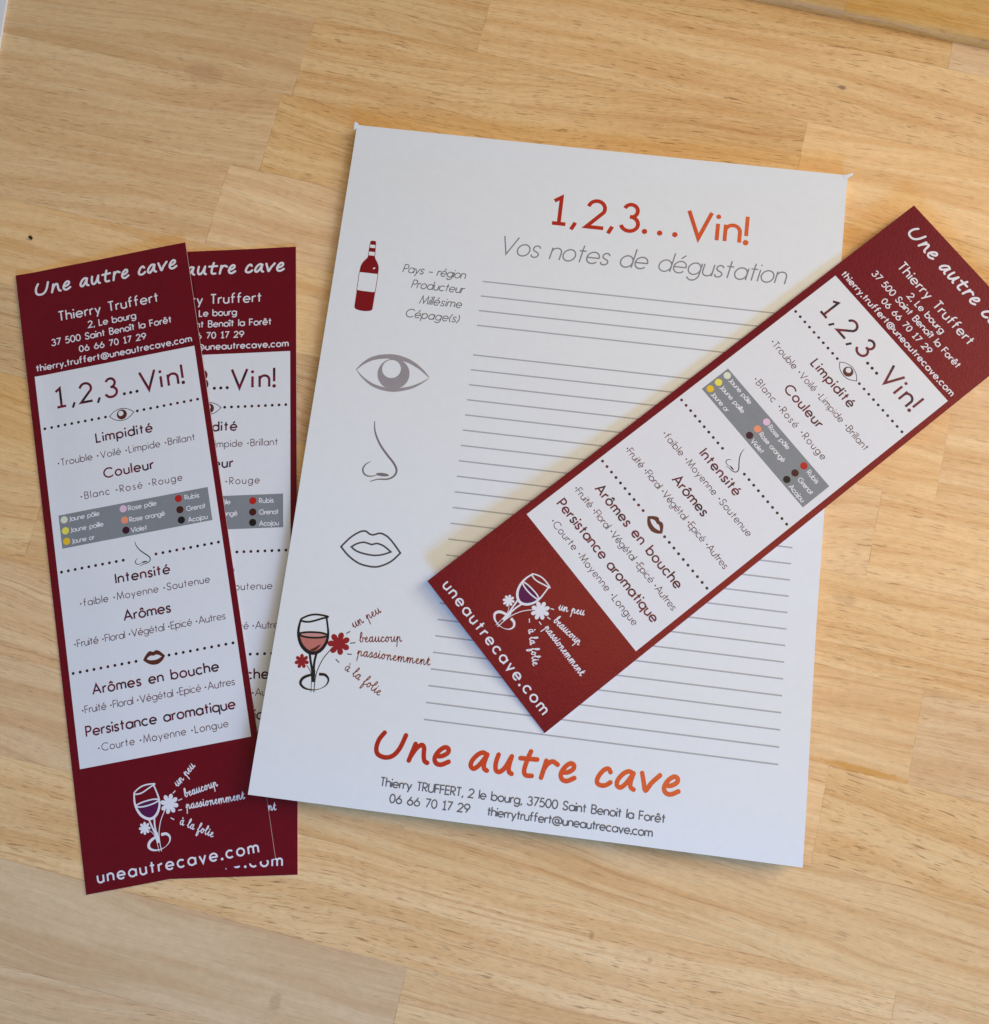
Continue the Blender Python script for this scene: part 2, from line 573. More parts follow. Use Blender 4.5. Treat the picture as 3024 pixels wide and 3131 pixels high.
def spl(P, n=7, closed=False):
    out = []
    k = len(P)
    rng = range(k) if closed else range(k - 1)
    for i in rng:
        if closed:
            p0, p1, p2, p3 = P[i - 1], P[i], P[(i + 1) % k], P[(i + 2) % k]
        else:
            p0, p1, p2, p3 = P[max(i - 1, 0)], P[i], P[i + 1], P[min(i + 2, k - 1)]
        for j in range(n):
            t = j / n
            out.append(tuple(0.5 * (2 * p1[d] + (p2[d] - p0[d]) * t + (2 * p0[d] - 5 * p1[d] + 4 * p2[d] - p3[d]) * t * t
                                    + (3 * p1[d] - p0[d] - 3 * p2[d] + p3[d]) * t ** 3) for d in (0, 1)))
    if not closed:
        out.append(P[-1])
    return out


class Ink:
    """Collects flat shapes in sheet millimetres (u to the right, v down); lifts each stroke a few microns above the last one."""

    def __init__(self):
        self.V, self.F, self.MI, self.mats = [], [], [], []
        self.n = 0

    def mi(self, mat):
        if mat not in self.mats:
            self.mats.append(mat)
        return self.mats.index(mat)

    def lift(self):
        self.n += 1
        return 0.030 + 0.003 * (self.n % 14)

    def face(self, idx, k):
        self.F.append(idx)
        self.MI.append(k)

    def ribbon(self, P, w, mat, round_cap=False, dz=None, closed=False, extend=0.0):
        Q = []
        for p in P:
            if not Q or math.hypot(p[0] - Q[-1][0], p[1] - Q[-1][1]) > 1e-4:
                Q.append(p)
        if closed and math.hypot(Q[0][0] - Q[-1][0], Q[0][1] - Q[-1][1]) < 1e-4:
            Q.pop()
        n = len(Q)
        if n < 2:
            return
        k = self.mi(mat)
        z0 = self.lift() if dz is None else dz
        wf = w if callable(w) else (lambda t: w)
        tot = n if closed else n - 1
        base = len(self.V)
        for i in range(n):
            if closed:
                a, b, c_ = Q[i - 1], Q[i], Q[(i + 1) % n]
            else:
                a, b, c_ = Q[max(i - 1, 0)], Q[i], Q[min(i + 1, n - 1)]
            d1 = (b[0] - a[0], b[1] - a[1])
            d2 = (c_[0] - b[0], c_[1] - b[1])
            l1, l2 = math.hypot(*d1), math.hypot(*d2)
            if l1 < 1e-9:
                d1, l1 = d2, l2
            if l2 < 1e-9:
                d2, l2 = d1, l1
            d1 = (d1[0] / l1, d1[1] / l1)
            d2 = (d2[0] / l2, d2[1] / l2)
            nx, ny = -(d1[1] + d2[1]), d1[0] + d2[0]
            ln = math.hypot(nx, ny)
            if ln < 1e-6:
                nx, ny, ln = -d1[1], d1[0], 1.0
            nx, ny = nx / ln, ny / ln
            ch = max(0.32, abs(nx * -d1[1] + ny * d1[0]))
            hw = 0.5 * wf(i / max(1, tot)) / ch
            zz = z0 + 0.012 * i / n
            self.V.append((b[0] + nx * hw, b[1] + ny * hw, zz))
            self.V.append((b[0] - nx * hw, b[1] - ny * hw, zz))
        for i in range(n - 1 + (1 if closed else 0)):
            j = (i + 1) % n
            self.face((base + 2 * i, base + 2 * i + 1, base + 2 * j + 1, base + 2 * j), k)
        if round_cap and not closed:
            for (p, d, iv, t, zz) in ((Q[0], (Q[0][0] - Q[1][0], Q[0][1] - Q[1][1]), 0, 0.0, z0), (Q[-1], (Q[-1][0] - Q[-2][0], Q[-1][1] - Q[-2][1]), 1, 1.0, z0 + 0.012)):
                an = math.atan2(d[1], d[0])
                r = 0.5 * wf(t)
                c0 = len(self.V)
                self.V.append((p[0], p[1], zz))
                for q in range(9):
                    a = an - PI / 2 + PI * q / 8
                    self.V.append((p[0] + r * math.cos(a), p[1] + r * math.sin(a), zz))
                for q in range(8):
                    self.face((c0, c0 + 1 + q, c0 + 2 + q), k)

    def fan(self, c_, P, mat, dz=None):
        k = self.mi(mat)
        z = self.lift() if dz is None else dz
        b = len(self.V)
        self.V.append((c_[0], c_[1], z))
        for p in P:
            self.V.append((p[0], p[1], z))
        n = len(P)
        for i in range(n):
            self.face((b, b + 1 + i, b + 1 + (i + 1) % n), k)

    def disc(self, x, y, r, mat, dz=None, n=20, ry=None):
        self.fan((x, y), arc(x, y, r, ry or r, 0, 360, n)[:-1], mat, dz)

    def strip(self, A, B, mat, dz=None):
        """A fill between two lines of as many points."""
        k = self.mi(mat)
        z = self.lift() if dz is None else dz
        b = len(self.V)
        for p, q in zip(A, B):
            self.V.append((p[0], p[1], z))
            self.V.append((q[0], q[1], z))
        for i in range(len(A) - 1):
            self.face((b + 2 * i, b + 2 * i + 1, b + 2 * i + 3, b + 2 * i + 2), k)

    def rect(self, u0, v0, u1, v1, mat, dz, step=2.0):
        k = self.mi(mat)
        nu, nv = max(1, int((u1 - u0) / step)), max(1, int((v1 - v0) / step))
        b = len(self.V)
        for j in range(nv + 1):
            for i in range(nu + 1):
                self.V.append((u0 + (u1 - u0) * i / nu, v0 + (v1 - v0) * j / nv, dz))
        for j in range(nv):
            for i in range(nu):
                q = b + j * (nu + 1) + i
                self.face((q, q + 1, q + nu + 2, q + nu + 1), k)

    def build(self, name, parent, surf, extra=0.0):
        me = bpy.data.meshes.new(name)
        me.from_pydata([surf(u, v, dz + extra) for u, v, dz in self.V], [], self.F)
        for mt in self.mats:
            me.materials.append(mt)
        for p, k in zip(me.polygons, self.MI):
            p.material_index = k
        bm = bmesh.new()
        bm.from_mesh(me)
        flip = [f for f in bm.faces if f.normal.z < 0]
        bmesh.ops.reverse_faces(bm, faces=flip)
        bm.to_mesh(me)
        bm.free()
        o = link(name, me, parent)
        return o


# ------------------------------------------------------------------ a monoline geometric alphabet (cap height 1)
XH = 0.64
BR = XH / 2
BX = 0.305
BW2 = 2 * BX


def bowl():
    return arc(BX, BR, BX, BR, 90, 450, 26)




def g_e():
    return [[(0.01, BR), (BW2 - 0.01, BR)] + arc(BX, BR, BX, BR, 0, 318, 26)[1:]]


def mark(kind, cx):
    if kind == '^':
        return [(cx - 0.17, 0.80), (cx, 0.96), (cx + 0.17, 0.80)]
    return [(cx - 0.05, 0.79), (cx + 0.13, 0.98)]


def S_curve(w, h):
    return spl([(w * 0.96, h * 0.80), (w * 0.80, h * 0.95), (w * 0.50, h * 1.0), (w * 0.20, h * 0.93), (w * 0.08, h * 0.74), (w * 0.22, h * 0.58),
                (w * 0.52, h * 0.49), (w * 0.82, h * 0.39), (w * 0.95, h * 0.23), (w * 0.80, h * 0.06), (w * 0.48, 0), (w * 0.16, h * 0.05), (w * 0.02, h * 0.22)], 5)


ARCH = lambda x, w: arc(x + w / 2, XH - w / 2 - 0.0, w / 2, w / 2, 180, 0, 14) + [(x + w, 0)]
G = {
    'a': (BW2, [bowl(), [(BW2, XH), (BW2, 0)]]),
    'b': (BW2, [bowl(), [(0, 1.05), (0, 0)]]),
    'c': (0.54, [arc(BX, BR, BX, BR, 45, 315, 24)]),
    'd': (BW2, [bowl(), [(BW2, 1.05), (BW2, 0)]]),
    'e': (BW2, g_e()),
    'f': (0.36, [[(0.12, 0), (0.12, 0.84)] + arc(0.32, 0.84, 0.20, 0.21, 180, 82, 8), [(-0.02, XH), (0.34, XH)]]),
    'g': (BW2, [bowl(), [(BW2, XH), (BW2, 0.02)] + arc(BX, 0.02, BX, 0.34, 0, -150, 14)]),
    'h': (0.49, [[(0, 1.05), (0, 0)], ARCH(0, 0.49)]),
    'i': (0.0, [[(0, XH), (0, 0)], ('d', 0, 0.88, 0.60)]),
    'j': (0.12, [[(0.12, XH), (0.12, -0.15)] + arc(-0.02, -0.15, 0.14, 0.17, 0, -80, 6), ('d', 0.12, 0.88, 0.60)]),
    'l': (0.0, [[(0, 1.05), (0, 0)]]),
    'm': (0.82, [[(0, XH), (0, 0)], ARCH(0, 0.41), ARCH(0.41, 0.41)]),
    'n': (0.49, [[(0, XH), (0, 0)], ARCH(0, 0.49)]),
    'o': (BW2, [bowl()]),
    'p': (BW2, [bowl(), [(0, XH), (0, -0.34)]]),
    'q': (BW2, [bowl(), [(BW2, XH), (BW2, -0.34)]]),
    'r': (0.27, [[(0, XH), (0, 0)], arc(0.27, XH - 0.27, 0.27, 0.26, 180, 78, 8)]),
    's': (0.38, [S_curve(0.38, XH)]),
    't': (0.34, [[(0.16, 0.94), (0.16, 0)], [(0, XH), (0.34, XH)]]),
    'u': (0.49, [[(0, XH)] + arc(0.245, 0.245, 0.245, 0.245, 180, 360, 16), [(0.49, XH), (0.49, 0)]]),
    'v': (0.50, [[(0, XH), (0.25, 0), (0.50, XH)]]),
    'y': (0.50, [[(0, XH), (0.25, 0.0)], [(0.50, XH), (0.12, -0.33)]]),
    'A': (0.78, [[(0, 0), (0.39, 1), (0.78, 0)], [(0.14, 0.33), (0.64, 0.33)]]),
    'B': (0.52, [[(0, 0), (0, 1), (0.26, 1)] + arc(0.26, 0.77, 0.22, 0.23, 90, -90, 12)[1:] + [(0, 0.54)], [(0.24, 0.54)] + arc(0.25, 0.27, 0.27, 0.27, 90, -90, 14) + [(0, 0)]]),
    'C': (0.86, [arc(0.5, 0.5, 0.5, 0.5, 44, 316, 30)]),
    'E': (0.46, [[(0.46, 1), (0, 1), (0, 0), (0.46, 0)], [(0, 0.52), (0.44, 0.52)]]),
    'F': (0.44, [[(0.44, 1), (0, 1), (0, 0)], [(0, 0.52), (0.42, 0.52)]]),
    'G': (0.98, [arc(0.5, 0.5, 0.5, 0.5, 44, 360, 34), [(0.54, 0.5), (1.0, 0.5)]]),
    'I': (0.0, [[(0, 1), (0, 0)]]),
    'J': (0.30, [[(0.30, 1), (0.30, 0.12)] + arc(0.13, 0.12, 0.17, 0.20, 0, -130, 10)]),
    'L': (0.42, [[(0, 1), (0, 0), (0.42, 0)]]),
    'M': (0.90, [[(0, 0), (0.13, 1), (0.45, 0.1), (0.77, 1), (0.90, 0)]]),
    'P': (0.48, [[(0, 0), (0, 1), (0.22, 1)] + arc(0.22, 0.73, 0.26, 0.27, 90, -90, 14)[1:] + [(0, 0.46)]]),
    'R': (0.50, [[(0, 0), (0, 1), (0.22, 1)] + arc(0.22, 0.73, 0.26, 0.27, 90, -90, 14)[1:] + [(0, 0.46)], [(0.14, 0.46), (0.50, 0)]]),
    'S': (0.54, [S_curve(0.54, 1.0)]),
    'T': (0.50, [[(0, 1), (0.50, 1)], [(0.25, 1), (0.25, 0)]]),
    'U': (0.60, [[(0, 1), (0, 0.30)] + arc(0.30, 0.30, 0.30, 0.30, 180, 360, 16) + [(0.60, 1)]]),
    'V': (0.74, [[(0, 1), (0.37, 0), (0.74, 1)]]),
    '0': (0.58, [arc(0.29, 0.5, 0.29, 0.5, 90, 450, 28)]),
    '1': (0.36, [[(0.0, 0.84), (0.22, 1.0), (0.22, 0)], [(0.0, 0), (0.44, 0)]]),
    '2': (0.56, [arc(0.28, 0.72, 0.27, 0.28, 170, -28, 16) + [(0.0, 0.0), (0.56, 0)]]),
    '3': (0.54, [arc(0.26, 0.765, 0.22, 0.235, 160, -88, 16), arc(0.25, 0.27, 0.28, 0.27, 92, -165, 18)]),
    '5': (0.54, [[(0.46, 1), (0.14, 1), (0.06, 0.56)] + spl([(0.06, 0.56), (0.26, 0.62), (0.48, 0.50), (0.54, 0.30), (0.44, 0.08), (0.22, 0.0), (0.0, 0.10)], 4)[1:]]),
    '6': (0.60, [arc(0.30, 0.30, 0.30, 0.30, 90, 450, 22), [(0.06, 0.44), (0.40, 1.0)]]),
    '7': (0.52, [[(0, 1), (0.52, 1), (0.14, 0)]]),
    '9': (0.60, [arc(0.30, 0.70, 0.30, 0.30, 90, 450, 22), [(0.54, 0.56), (0.20, 0.0)]]),
    ',': (0.10, [[(0.12, 0.10), (0.0, -0.17)]]),
    '.': (0.06, [('d', 0.03, 0.055, 0.72)]),
    '\u2026': (0.06, [('d', 0.03, 0.055, 0.72)]),
    '\u00b7': (0.20, [('d', 0.03, 0.42, 1.10)]),
    '!': (0.0, [[(0, 1), (0, 0.27)], ('d', 0, 0.055, 0.72)]),
    '-': (0.44, [[(0, 0.36), (0.44, 0.36)]]),
    '(': (0.16, [arc(0.52, 0.42, 0.52, 0.66, 128, 232, 10)]),
    ')': (0.16, [arc(-0.36, 0.42, 0.52, 0.66, 52, -52, 10)]),
    '@': (1.06, [arc(0.50, 0.38, 0.22, 0.23, 90, 450, 18), [(0.73, 0.60), (0.70, 0.28)] + arc(0.84, 0.30, 0.13, 0.14, 200, 300, 6) + arc(0.53, 0.38, 0.53, 0.50, -20, 305, 28)]),
    ' ': (0.34, []),
}
ACC = {'\u00e9': ('e', '/'), '\u00ea': ('e', '^'), '\u00f4': ('o', '^'), '\u00ee': ('i', '^'), '\u00e2': ('a', '^')}
for ch, (b_, k_) in ACC.items():
    w_, st = G[b_]
    st = [s for s in st if not (b_ == 'i' and isinstance(s, tuple))]
    G[ch] = (w_, st + [mark(k_, w_ / 2)])
ROUND = set('abcdegopqs\u00e9\u00ea\u00f4\u00e2CGSOQ0369@')


def put(ink, s, u0, u1, v, cap, w, mat, slant=0.0, sp=None):
    """Set a line of lettering between u0 and u1 on the baseline v."""
    hw = w / 2
    xs, x = [], 0.0
    n = len(s)
    for i, ch in enumerate(s):
        xs.append(x)
        x += G[ch][0] * cap
    free = (u1 - u0 - w) - x
    tr = free / max(1, n - 1)
    sh = -slant * 0.0
    for i, ch in enumerate(s):
        ox = u0 + hw + xs[i] + tr * i
        for st in G[ch][1]:
            if isinstance(st, tuple):
                ink.disc(ox + st[1] * cap + slant * st[2] * cap, v - st[2] * cap, st[3] * w * 1.05, mat, n=14)
            else:
                ink.ribbon([(ox + (px + slant * py) * cap, v - hw * 0.55 - py * (cap - w * 0.6)) for px, py in st], w, mat)


# handwritten lettering of the shop's name: (x0, x1) of each letter as measured on the notepad
HAND = {
    'U': [[(0.22, 1.42), (0.06, 1.0), (0.0, 0.5), (0.08, 0.14), (0.34, 0.0), (0.62, 0.14), (0.84, 0.62), (1.0, 1.42)]],
    'n': [[(0.24, 1.0), (0.12, 0.5), (0.0, 0.0)], [(0.06, 0.22), (0.30, 0.72), (0.56, 0.98), (0.72, 0.86), (0.76, 0.42), (0.84, 0.10), (1.0, 0.0)]],
    'e': [[(0.10, 0.46), (0.50, 0.50), (0.86, 0.72), (0.88, 0.95), (0.62, 1.02), (0.26, 0.76), (0.04, 0.36), (0.16, 0.06), (0.52, 0.0), (1.0, 0.22)]],
    'a': [[(0.90, 0.90), (0.66, 1.0), (0.36, 0.84), (0.08, 0.46), (0.04, 0.14), (0.24, 0.02), (0.52, 0.26), (0.80, 0.70), (0.92, 0.92)], [(0.92, 0.92), (0.80, 0.44), (0.82, 0.12), (1.0, 0.0)]],
    'u': [[(0.12, 1.0), (0.02, 0.52), (0.06, 0.12), (0.28, 0.02), (0.58, 0.30), (0.86, 0.92)], [(0.90, 1.0), (0.80, 0.44), (0.84, 0.10), (1.0, 0.0)]],
    't': [[(0.58, 1.42), (0.42, 0.92), (0.30, 0.30), (0.42, 0.03), (0.78, 0.03)], [(0.0, 0.96), (1.0, 1.0)]],
    'r': [[(0.26, 1.0), (0.16, 0.52), (0.04, 0.0)], [(0.12, 0.42), (0.34, 0.80), (0.66, 1.0), (1.0, 0.86)]],
    'c': [[(0.94, 0.82), (0.76, 1.0), (0.42, 0.86), (0.10, 0.44), (0.08, 0.12), (0.38, 0.0), (0.72, 0.06), (1.0, 0.24)]],
    'v': [[(0.04, 1.0), (0.16, 0.52), (0.30, 0.04), (0.58, 0.50), (1.0, 1.0)]],
}
SHOP = [('U', 32.0, 40.3), ('n', 41.2, 47.0), ('e', 47.9, 52.7), ('a', 57.8, 63.2), ('u', 64.5, 69.9), ('t', 71.0, 76.3), ('r', 76.9, 81.9), ('e', 82.1, 86.7),
        ('c', 91.8, 96.4), ('a', 97.2, 102.7), ('v', 103.6, 109.4), ('e', 109.8, 114.6)]


def shop_name(ink, mat, u0, u1, v, width, hgt):
    k = (u1 - u0) / (114.9 - 31.4)
    for ch, a, b in SHOP:
        for st in HAND[ch]:
            w_n = width / k * 0.65
            P = [((a + w_n / 2 + (b - a - w_n) * x), y) for x, y in st]
            P = [(u0 + (x - 31.4) * k, v - width * 0.4 - y * (hgt - width * 0.8)) for x, y in P]
            ink.ribbon(spl(P, 6) if len(P) > 2 else P, width, mat, round_cap=True)


# joined-up school handwriting (x height 1)
CURS = {
    'u': (1.15, [[(0, .3), (.22, .98), (.18, .35), (.36, .0), (.62, .30), (.80, .98), (.76, .30), (.92, 0), (1.15, .3)]]),
    'n': (1.15, [[(0, .3), (.14, .92), (.26, .90), (.26, .4), (.24, .0), (.34, .6), (.56, .98), (.72, .80), (.72, .25), (.88, 0), (1.15, .3)]]),
    'm': (1.65, [[(0, .3), (.14, .92), (.26, .90), (.26, .4), (.24, .0), (.34, .6), (.54, .98), (.68, .80), (.68, .0), (.80, .6), (1.0, .98), (1.16, .80), (1.18, .25), (1.34, 0), (1.65, .3)]]),
    'e': (.85, [[(0, .25), (.34, .50), (.54, .82), (.38, 1.0), (.18, .72), (.18, .28), (.42, 0), (.85, .3)]]),
    'a': (1.05, [[(0, .3), (.34, .92), (.62, .90), (.36, 1.0), (.12, .62), (.16, .14), (.38, .02), (.60, .40), (.68, .98), (.66, .30), (.80, 0), (1.05, .3)]]),
    'b': (.95, [[(0, .3), (.42, 1.30), (.40, 1.95), (.22, 1.75), (.14, .60), (.26, .04), (.56, .12), (.66, .60), (.56, .86), (.95, .80)]]),
    'c': (.85, [[(0, .3), (.34, .90), (.56, .84), (.36, 1.0), (.14, .60), (.18, .14), (.44, 0), (.85, .3)]]),
    'o': (.95, [[(0, .3), (.30, .90), (.46, .98), (.20, .84), (.12, .36), (.34, 0), (.60, .30), (.58, .84), (.42, .98), (.60, .80), (.95, .84)]]),
    's': (.80, [[(0, .3), (.42, 1.06), (.52, .60), (.50, .14), (.26, 0), (.14, .10), (.40, .04), (.80, .3)]]),
    'i': (.62, [[(0, .3), (.24, .98), (.20, .30), (.36, 0), (.62, .3)], ('d', .26, 1.42)]),
    't': (.78, [[(0, .3), (.34, 1.45), (.30, .30), (.46, 0), (.78, .3)], [(.08, 1.02), (.66, 1.06)]]),
    'l': (.72, [[(0, .3), (.46, 1.40), (.42, 1.98), (.24, 1.75), (.20, .40), (.40, 0), (.72, .3)]]),
    'f': (.78, [[(0, .3), (.50, 1.40), (.48, 1.98), (.28, 1.75), (.18, .30), (.10, -.85), (.26, -1.0), (.42, -.40), (.34, .02), (.78, .34)]]),
    'p': (1.10, [[(0, .3), (.20, .98), (.22, .40), (.14, -.60), (.10, -1.05)], [(.22, .45), (.46, .96), (.68, .80), (.68, .25), (.82, 0), (1.10, .3)]]),
    '\u00e0': (1.05, [[(.62, .90), (.36, 1.0), (.12, .62), (.16, .14), (.38, .02), (.60, .40), (.68, .98), (.66, .30), (.80, 0), (1.05, .3)], [(.22, 1.65), (.46, 1.30)]]),
    ' ': (.75, []),
}


def cursive(ink, s, p0, p1, xh, w, mat, tf):
    tot = sum(CURS[c_][0] for c_ in s)
    L = math.hypot(p1[0] - p0[0], p1[1] - p0[1])
    dx, dy = (p1[0] - p0[0]) / L, (p1[1] - p0[1]) / L
    kx = L / tot

    def T(x, y):
        return tf((p0[0] + dx * x * kx + dy * y * xh, p0[1] + dy * x * kx - dx * y * xh))
    x, run = 0.0, []

    def flush():
        if len(run) > 1:
            ink.ribbon([T(*q) for q in spl(run, 4)], w, mat)
        run.clear()
    for ch in s:
        wd, sts = CURS[ch]
        for i, st in enumerate(sts):
            if isinstance(st, tuple):
                q = T(x + st[1], st[2])
                ink.disc(q[0], q[1], w * 0.6, mat, n=10)
                continue
            pts = [(x + px, py) for px, py in st]
            if ch == 'p' and i == 0:
                run.extend(pts if not run else pts[1:])
                flush()
            elif i == 0 or (ch == 'p' and i == 1):
                run.extend(pts if not run or (ch == 'p') else pts[1:])
            else:
                ink.ribbon([T(*q) for q in pts], w, mat)
        if ch == ' ':
            flush()
        x += wd
    flush()


def flower(ink, x, y, R_, n, mat, rot=0.0, tf=lambda p: p):
    P = []
    for i in range(n * 10):
        a = 2 * PI * i / (n * 10)
        c_ = abs(math.cos(n * a / 2))
        r = R_ * (0.50 + 0.50 * c_ ** 0.62)
        P.append(tf((x + r * math.cos(a + rot), y + r * math.sin(a + rot))))
    ink.fan(tf((x, y)), P, mat)


ident = lambda p: p


# drawings shared by notepad and bookmarks, in notepad millimetres, moved to a bookmark by tf
def wineglass(parent, surf, tf, line, wine_lo, wine_hi, flower_mat, motto, shade, k, petals):
    w0 = (0.52 if shade else 0.38) * k
    d = Ink()
    R = lambda P, w, closed=False: d.ribbon([tf(q) for q in spl(P, 6, closed)], w, line, dz=None, closed=closed)
    R([(6.4, 149.9), (8.3, 148.7), (10.6, 148.1), (13.8, 148.3), (12.3, 149.0), (9.1, 150.3), (7.0, 150.4), (6.4, 149.9)], w0)
    R([(6.45, 149.9), (6.25, 152.8), (6.8, 155.2), (8.1, 157.3), (10.1, 158.6), (11.9, 158.6), (13.5, 157.4), (14.55, 155.2), (14.6, 152.8), (14.0, 150.4), (13.4, 148.4)], lambda t: w0 * (1.0 + 0.9 * math.sin(PI * min(1, t * 1.15))))
    R([(6.4, 153.9), (8.5, 153.3), (11.1, 153.0), (13.2, 153.0), (14.6, 153.5), (12.9, 154.2), (10.0, 154.6), (7.6, 154.5), (6.4, 153.9)], w0)
    R([(10.3, 158.6), (11.1, 161.2), (11.9, 163.6), (12.45, 166.3)], w0 * 1.2)
    R([(12.3, 158.6), (12.1, 161.0), (12.3, 163.6), (12.75, 166.4)], w0 * 1.2)
    R([(12.3, 163.2), (12.5, 165.0), (12.6, 166.5)], 0.8 * k)
    R([(13.9, 164.2), (15.6, 164.2), (16.7, 165.3), (16.3, 166.9), (14.7, 168.1), (12.8, 168.6), (10.6, 168.4), (9.25, 167.3), (9.6, 165.9), (11.1, 164.9), (12.9, 164.5)], lambda t: (0.14 + 0.62 * abs(math.cos(PI * t * 1.25)) ** 1.5) * k)
    R([(16.3, 156.8), (14.4, 159.8), (13.3, 163.2), (13.1, 165.9), (13.3, 169.2)], 0.22 * k)
    R([(10.1, 162.2), (11.4, 163.7), (12.1, 166.0), (12.5, 169.3)], 0.14 * k)
    o = d.build('wineglass_drawing', parent, surf)
    f = Ink()
    A = [tf(q) for q in spl([(6.6, 154.2), (7.0, 155.4), (8.2, 157.2), (10.1, 158.35), (11.9, 158.35), (13.4, 157.2), (14.3, 155.2), (14.45, 153.7)], 5)]
    B = [tf(q) for q in spl([(6.6, 154.1), (7.4, 154.4), (8.4, 154.5), (9.6, 154.6), (10.8, 154.5), (12.0, 154.35), (13.2, 154.1), (14.45, 153.65)], 5)]
    f.strip(A, B, wine_lo, dz=0.014)
    top = [tf(q) for q in spl([(6.6, 153.9), (8.5, 153.35), (11.1, 153.05), (13.2, 153.05), (14.4, 153.5), (12.9, 154.15), (10.0, 154.55), (7.6, 154.45)], 5, True)]
    f.fan(tf((10.5, 153.8)), top, wine_hi, dz=0.017)
    if shade:
        f.ribbon([tf(q) for q in spl([(10.3, 158.0), (11.6, 157.6), (13.0, 156.2)], 5)], lambda t: 0.1 + 0.7 * math.sin(PI * t), shade, dz=0.022)
    f.build('wine_fill', o, surf)
    for (x, y, r, n, rot) in ((18.0, 155.3, 3.15, petals, 0.35), (8.6, 161.3, 2.0, petals, 0.1)):
        q = Ink()
        flower(q, x, y, r, n, flower_mat, rot, tf)
        q.build('flower', o, surf, 0.012)
    mw = 0.22 if shade else 0.27
    t = Ink()
    for a, b in (((19.6, 152.3), (20.6, 151.6)), ((21.1, 154.8), (22.5, 154.5)), ((20.7, 157.8), (22.0, 157.8)), ((17.8, 159.6), (18.9, 160.4))):
        t.ribbon([tf(a), tf(b)], 0.26 * k, motto[0])
    cursive(t, 'un peu', (21.5, 150.6), (28.5, 145.2), 1.38, mw, motto[1], tf)
    cursive(t, 'beaucoup', (23.6, 154.2), (35.3, 152.6), 1.38, mw, motto[1], tf)
    cursive(t, 'passionemment', (23.5, 157.9), (43.9, 158.1), 1.38, mw, motto[1], tf)
    cursive(t, '\u00e0 la folie', (20.5, 162.0), (31.2, 168.0), 1.38, mw, motto[1], tf)
    t.build('motto_lettering', parent, surf)


def nose(ink, mat, k, tf):
    ink.ribbon([tf(q) for q in spl([(18.6, 91.2), (18.9, 93.2), (19.5, 95.0), (21.2, 97.9), (23.6, 100.6), (25.8, 102.8), (26.9, 104.7), (26.5, 106.4), (24.8, 107.6), (22.0, 108.0), (19.8, 108.9)], 6)],
               lambda t: k * (0.10 + 0.50 * math.sin(PI * min(1.0, 0.05 + t * 0.92)) ** 0.8), mat)
    ink.ribbon([tf(q) for q in spl([(19.2, 103.1), (17.9, 104.1), (17.3, 105.6), (18.0, 107.0), (19.6, 107.4), (21.6, 106.8)], 6)], lambda t: k * (0.12 + 0.34 * math.sin(PI * t)), mat)
    ink.fan(tf((23.1, 106.5)), [tf(q) for q in arc(23.1, 106.5, 1.85, 0.50, 0, 360, 20)[:-1]], mat)


LIPS = [(14.4, 128.4), (16.6, 125.6), (18.9, 123.7), (20.6, 123.2), (22.0, 123.9), (23.1, 123.95), (24.9, 123.3), (27.0, 124.0), (29.1, 125.8), (31.3, 128.2)]
LIPS_LO = [(31.3, 128.2), (29.1, 130.8), (26.3, 132.5), (23.9, 133.0), (20.2, 132.5), (16.9, 130.7), (14.4, 128.4)]
LIN = [(17.3, 128.1), (18.8, 127.0), (20.6, 126.4), (22.0, 126.6), (23.0, 126.75), (24.4, 126.3), (26.4, 126.8), (28.6, 128.2)]
LIN_LO = [(28.6, 128.2), (26.2, 129.3), (23.6, 129.75), (20.5, 129.5), (18.5, 128.9), (17.3, 128.1)]


# ------------------------------------------------------------------ sheets
def smooth(a, b, x):
    t = max(0.0, min(1.0, (x - a) / (b - a)))
    return t * t * (3 - 2 * t)


def sheet(name, parent, w, h, top, bot, mats, step=2.0, jag=None):
    """A bent slab: top(u,v) and bot(u,v) in millimetres; top faces use mats[0], sides mats[1]."""
    nu, nv = int(w / step), int(h / step)
    V, F, MI = [], [], []
    for z in (top, bot):
        for j in range(nv + 1):
            for i in range(nu + 1):
                u, v = w * i / nu, h * j / nv
                uu, vv = u, v
                if jag:
                    uu, vv = jag(u, v, i in (0, nu), j in (0, nv))
                V.append(((uu - w / 2) * MM, (h / 2 - vv) * MM, z(u, v) * MM))
    n = (nu + 1) * (nv + 1)
    for j in range(nv):
        for i in range(nu):
            q = j * (nu + 1) + i
            F.append((q, q + nu + 1, q + nu + 2, q + 1))
            MI.append(0)
            F.append((n + q, n + q + 1, n + q + nu + 2, n + q + nu + 1))
            MI.append(1)
    # the sides get corners of their own, so that the top stays smoothly shaded up to its edge
    ring = [i for i in range(nu)] + [nu + j * (nu + 1) for j in range(nv)] + [nv * (nu + 1) + nu - i for i in range(nu)] + [(nv - j) * (nu + 1) for j in range(nv)]
    q = len(V)
    V += [V[i] for i in ring] + [V[n + i] for i in ring]
    r = len(ring)
    for i in range(r):
        j = (i + 1) % r
        F.append((q + i, q + j, q + r + j, q + r + i))
        MI.append(1)
    me = bpy.data.meshes.new(name)
    me.from_pydata(V, [], F)
    for mt in mats:
        me.materials.append(mt)
    for p, k in zip(me.polygons, MI):
        p.material_index = k
        p.use_smooth = k == 0
    return link(name, me, parent)


# ------------------------------------------------------------------ notepad
NW, NH = 148.0, 198.02


def pad_bot(u, v):
    return 0.02 + 0.95 * smooth(45, 112, v) + 3.4 * smooth(125, 200, v)


def pad_top(u, v):
    return 3.0 + 0.75 * smooth(45, 112, v) + 2.9 * smooth(125, 200, v) + 0.25 * smooth(8, 0, v) + 0.11 * math.sin(u / 21.0 + v / 47.0 + 0.8) * smooth(0, 30, v) + 0.07 * math.sin(v / 15.0 - u / 33.0)


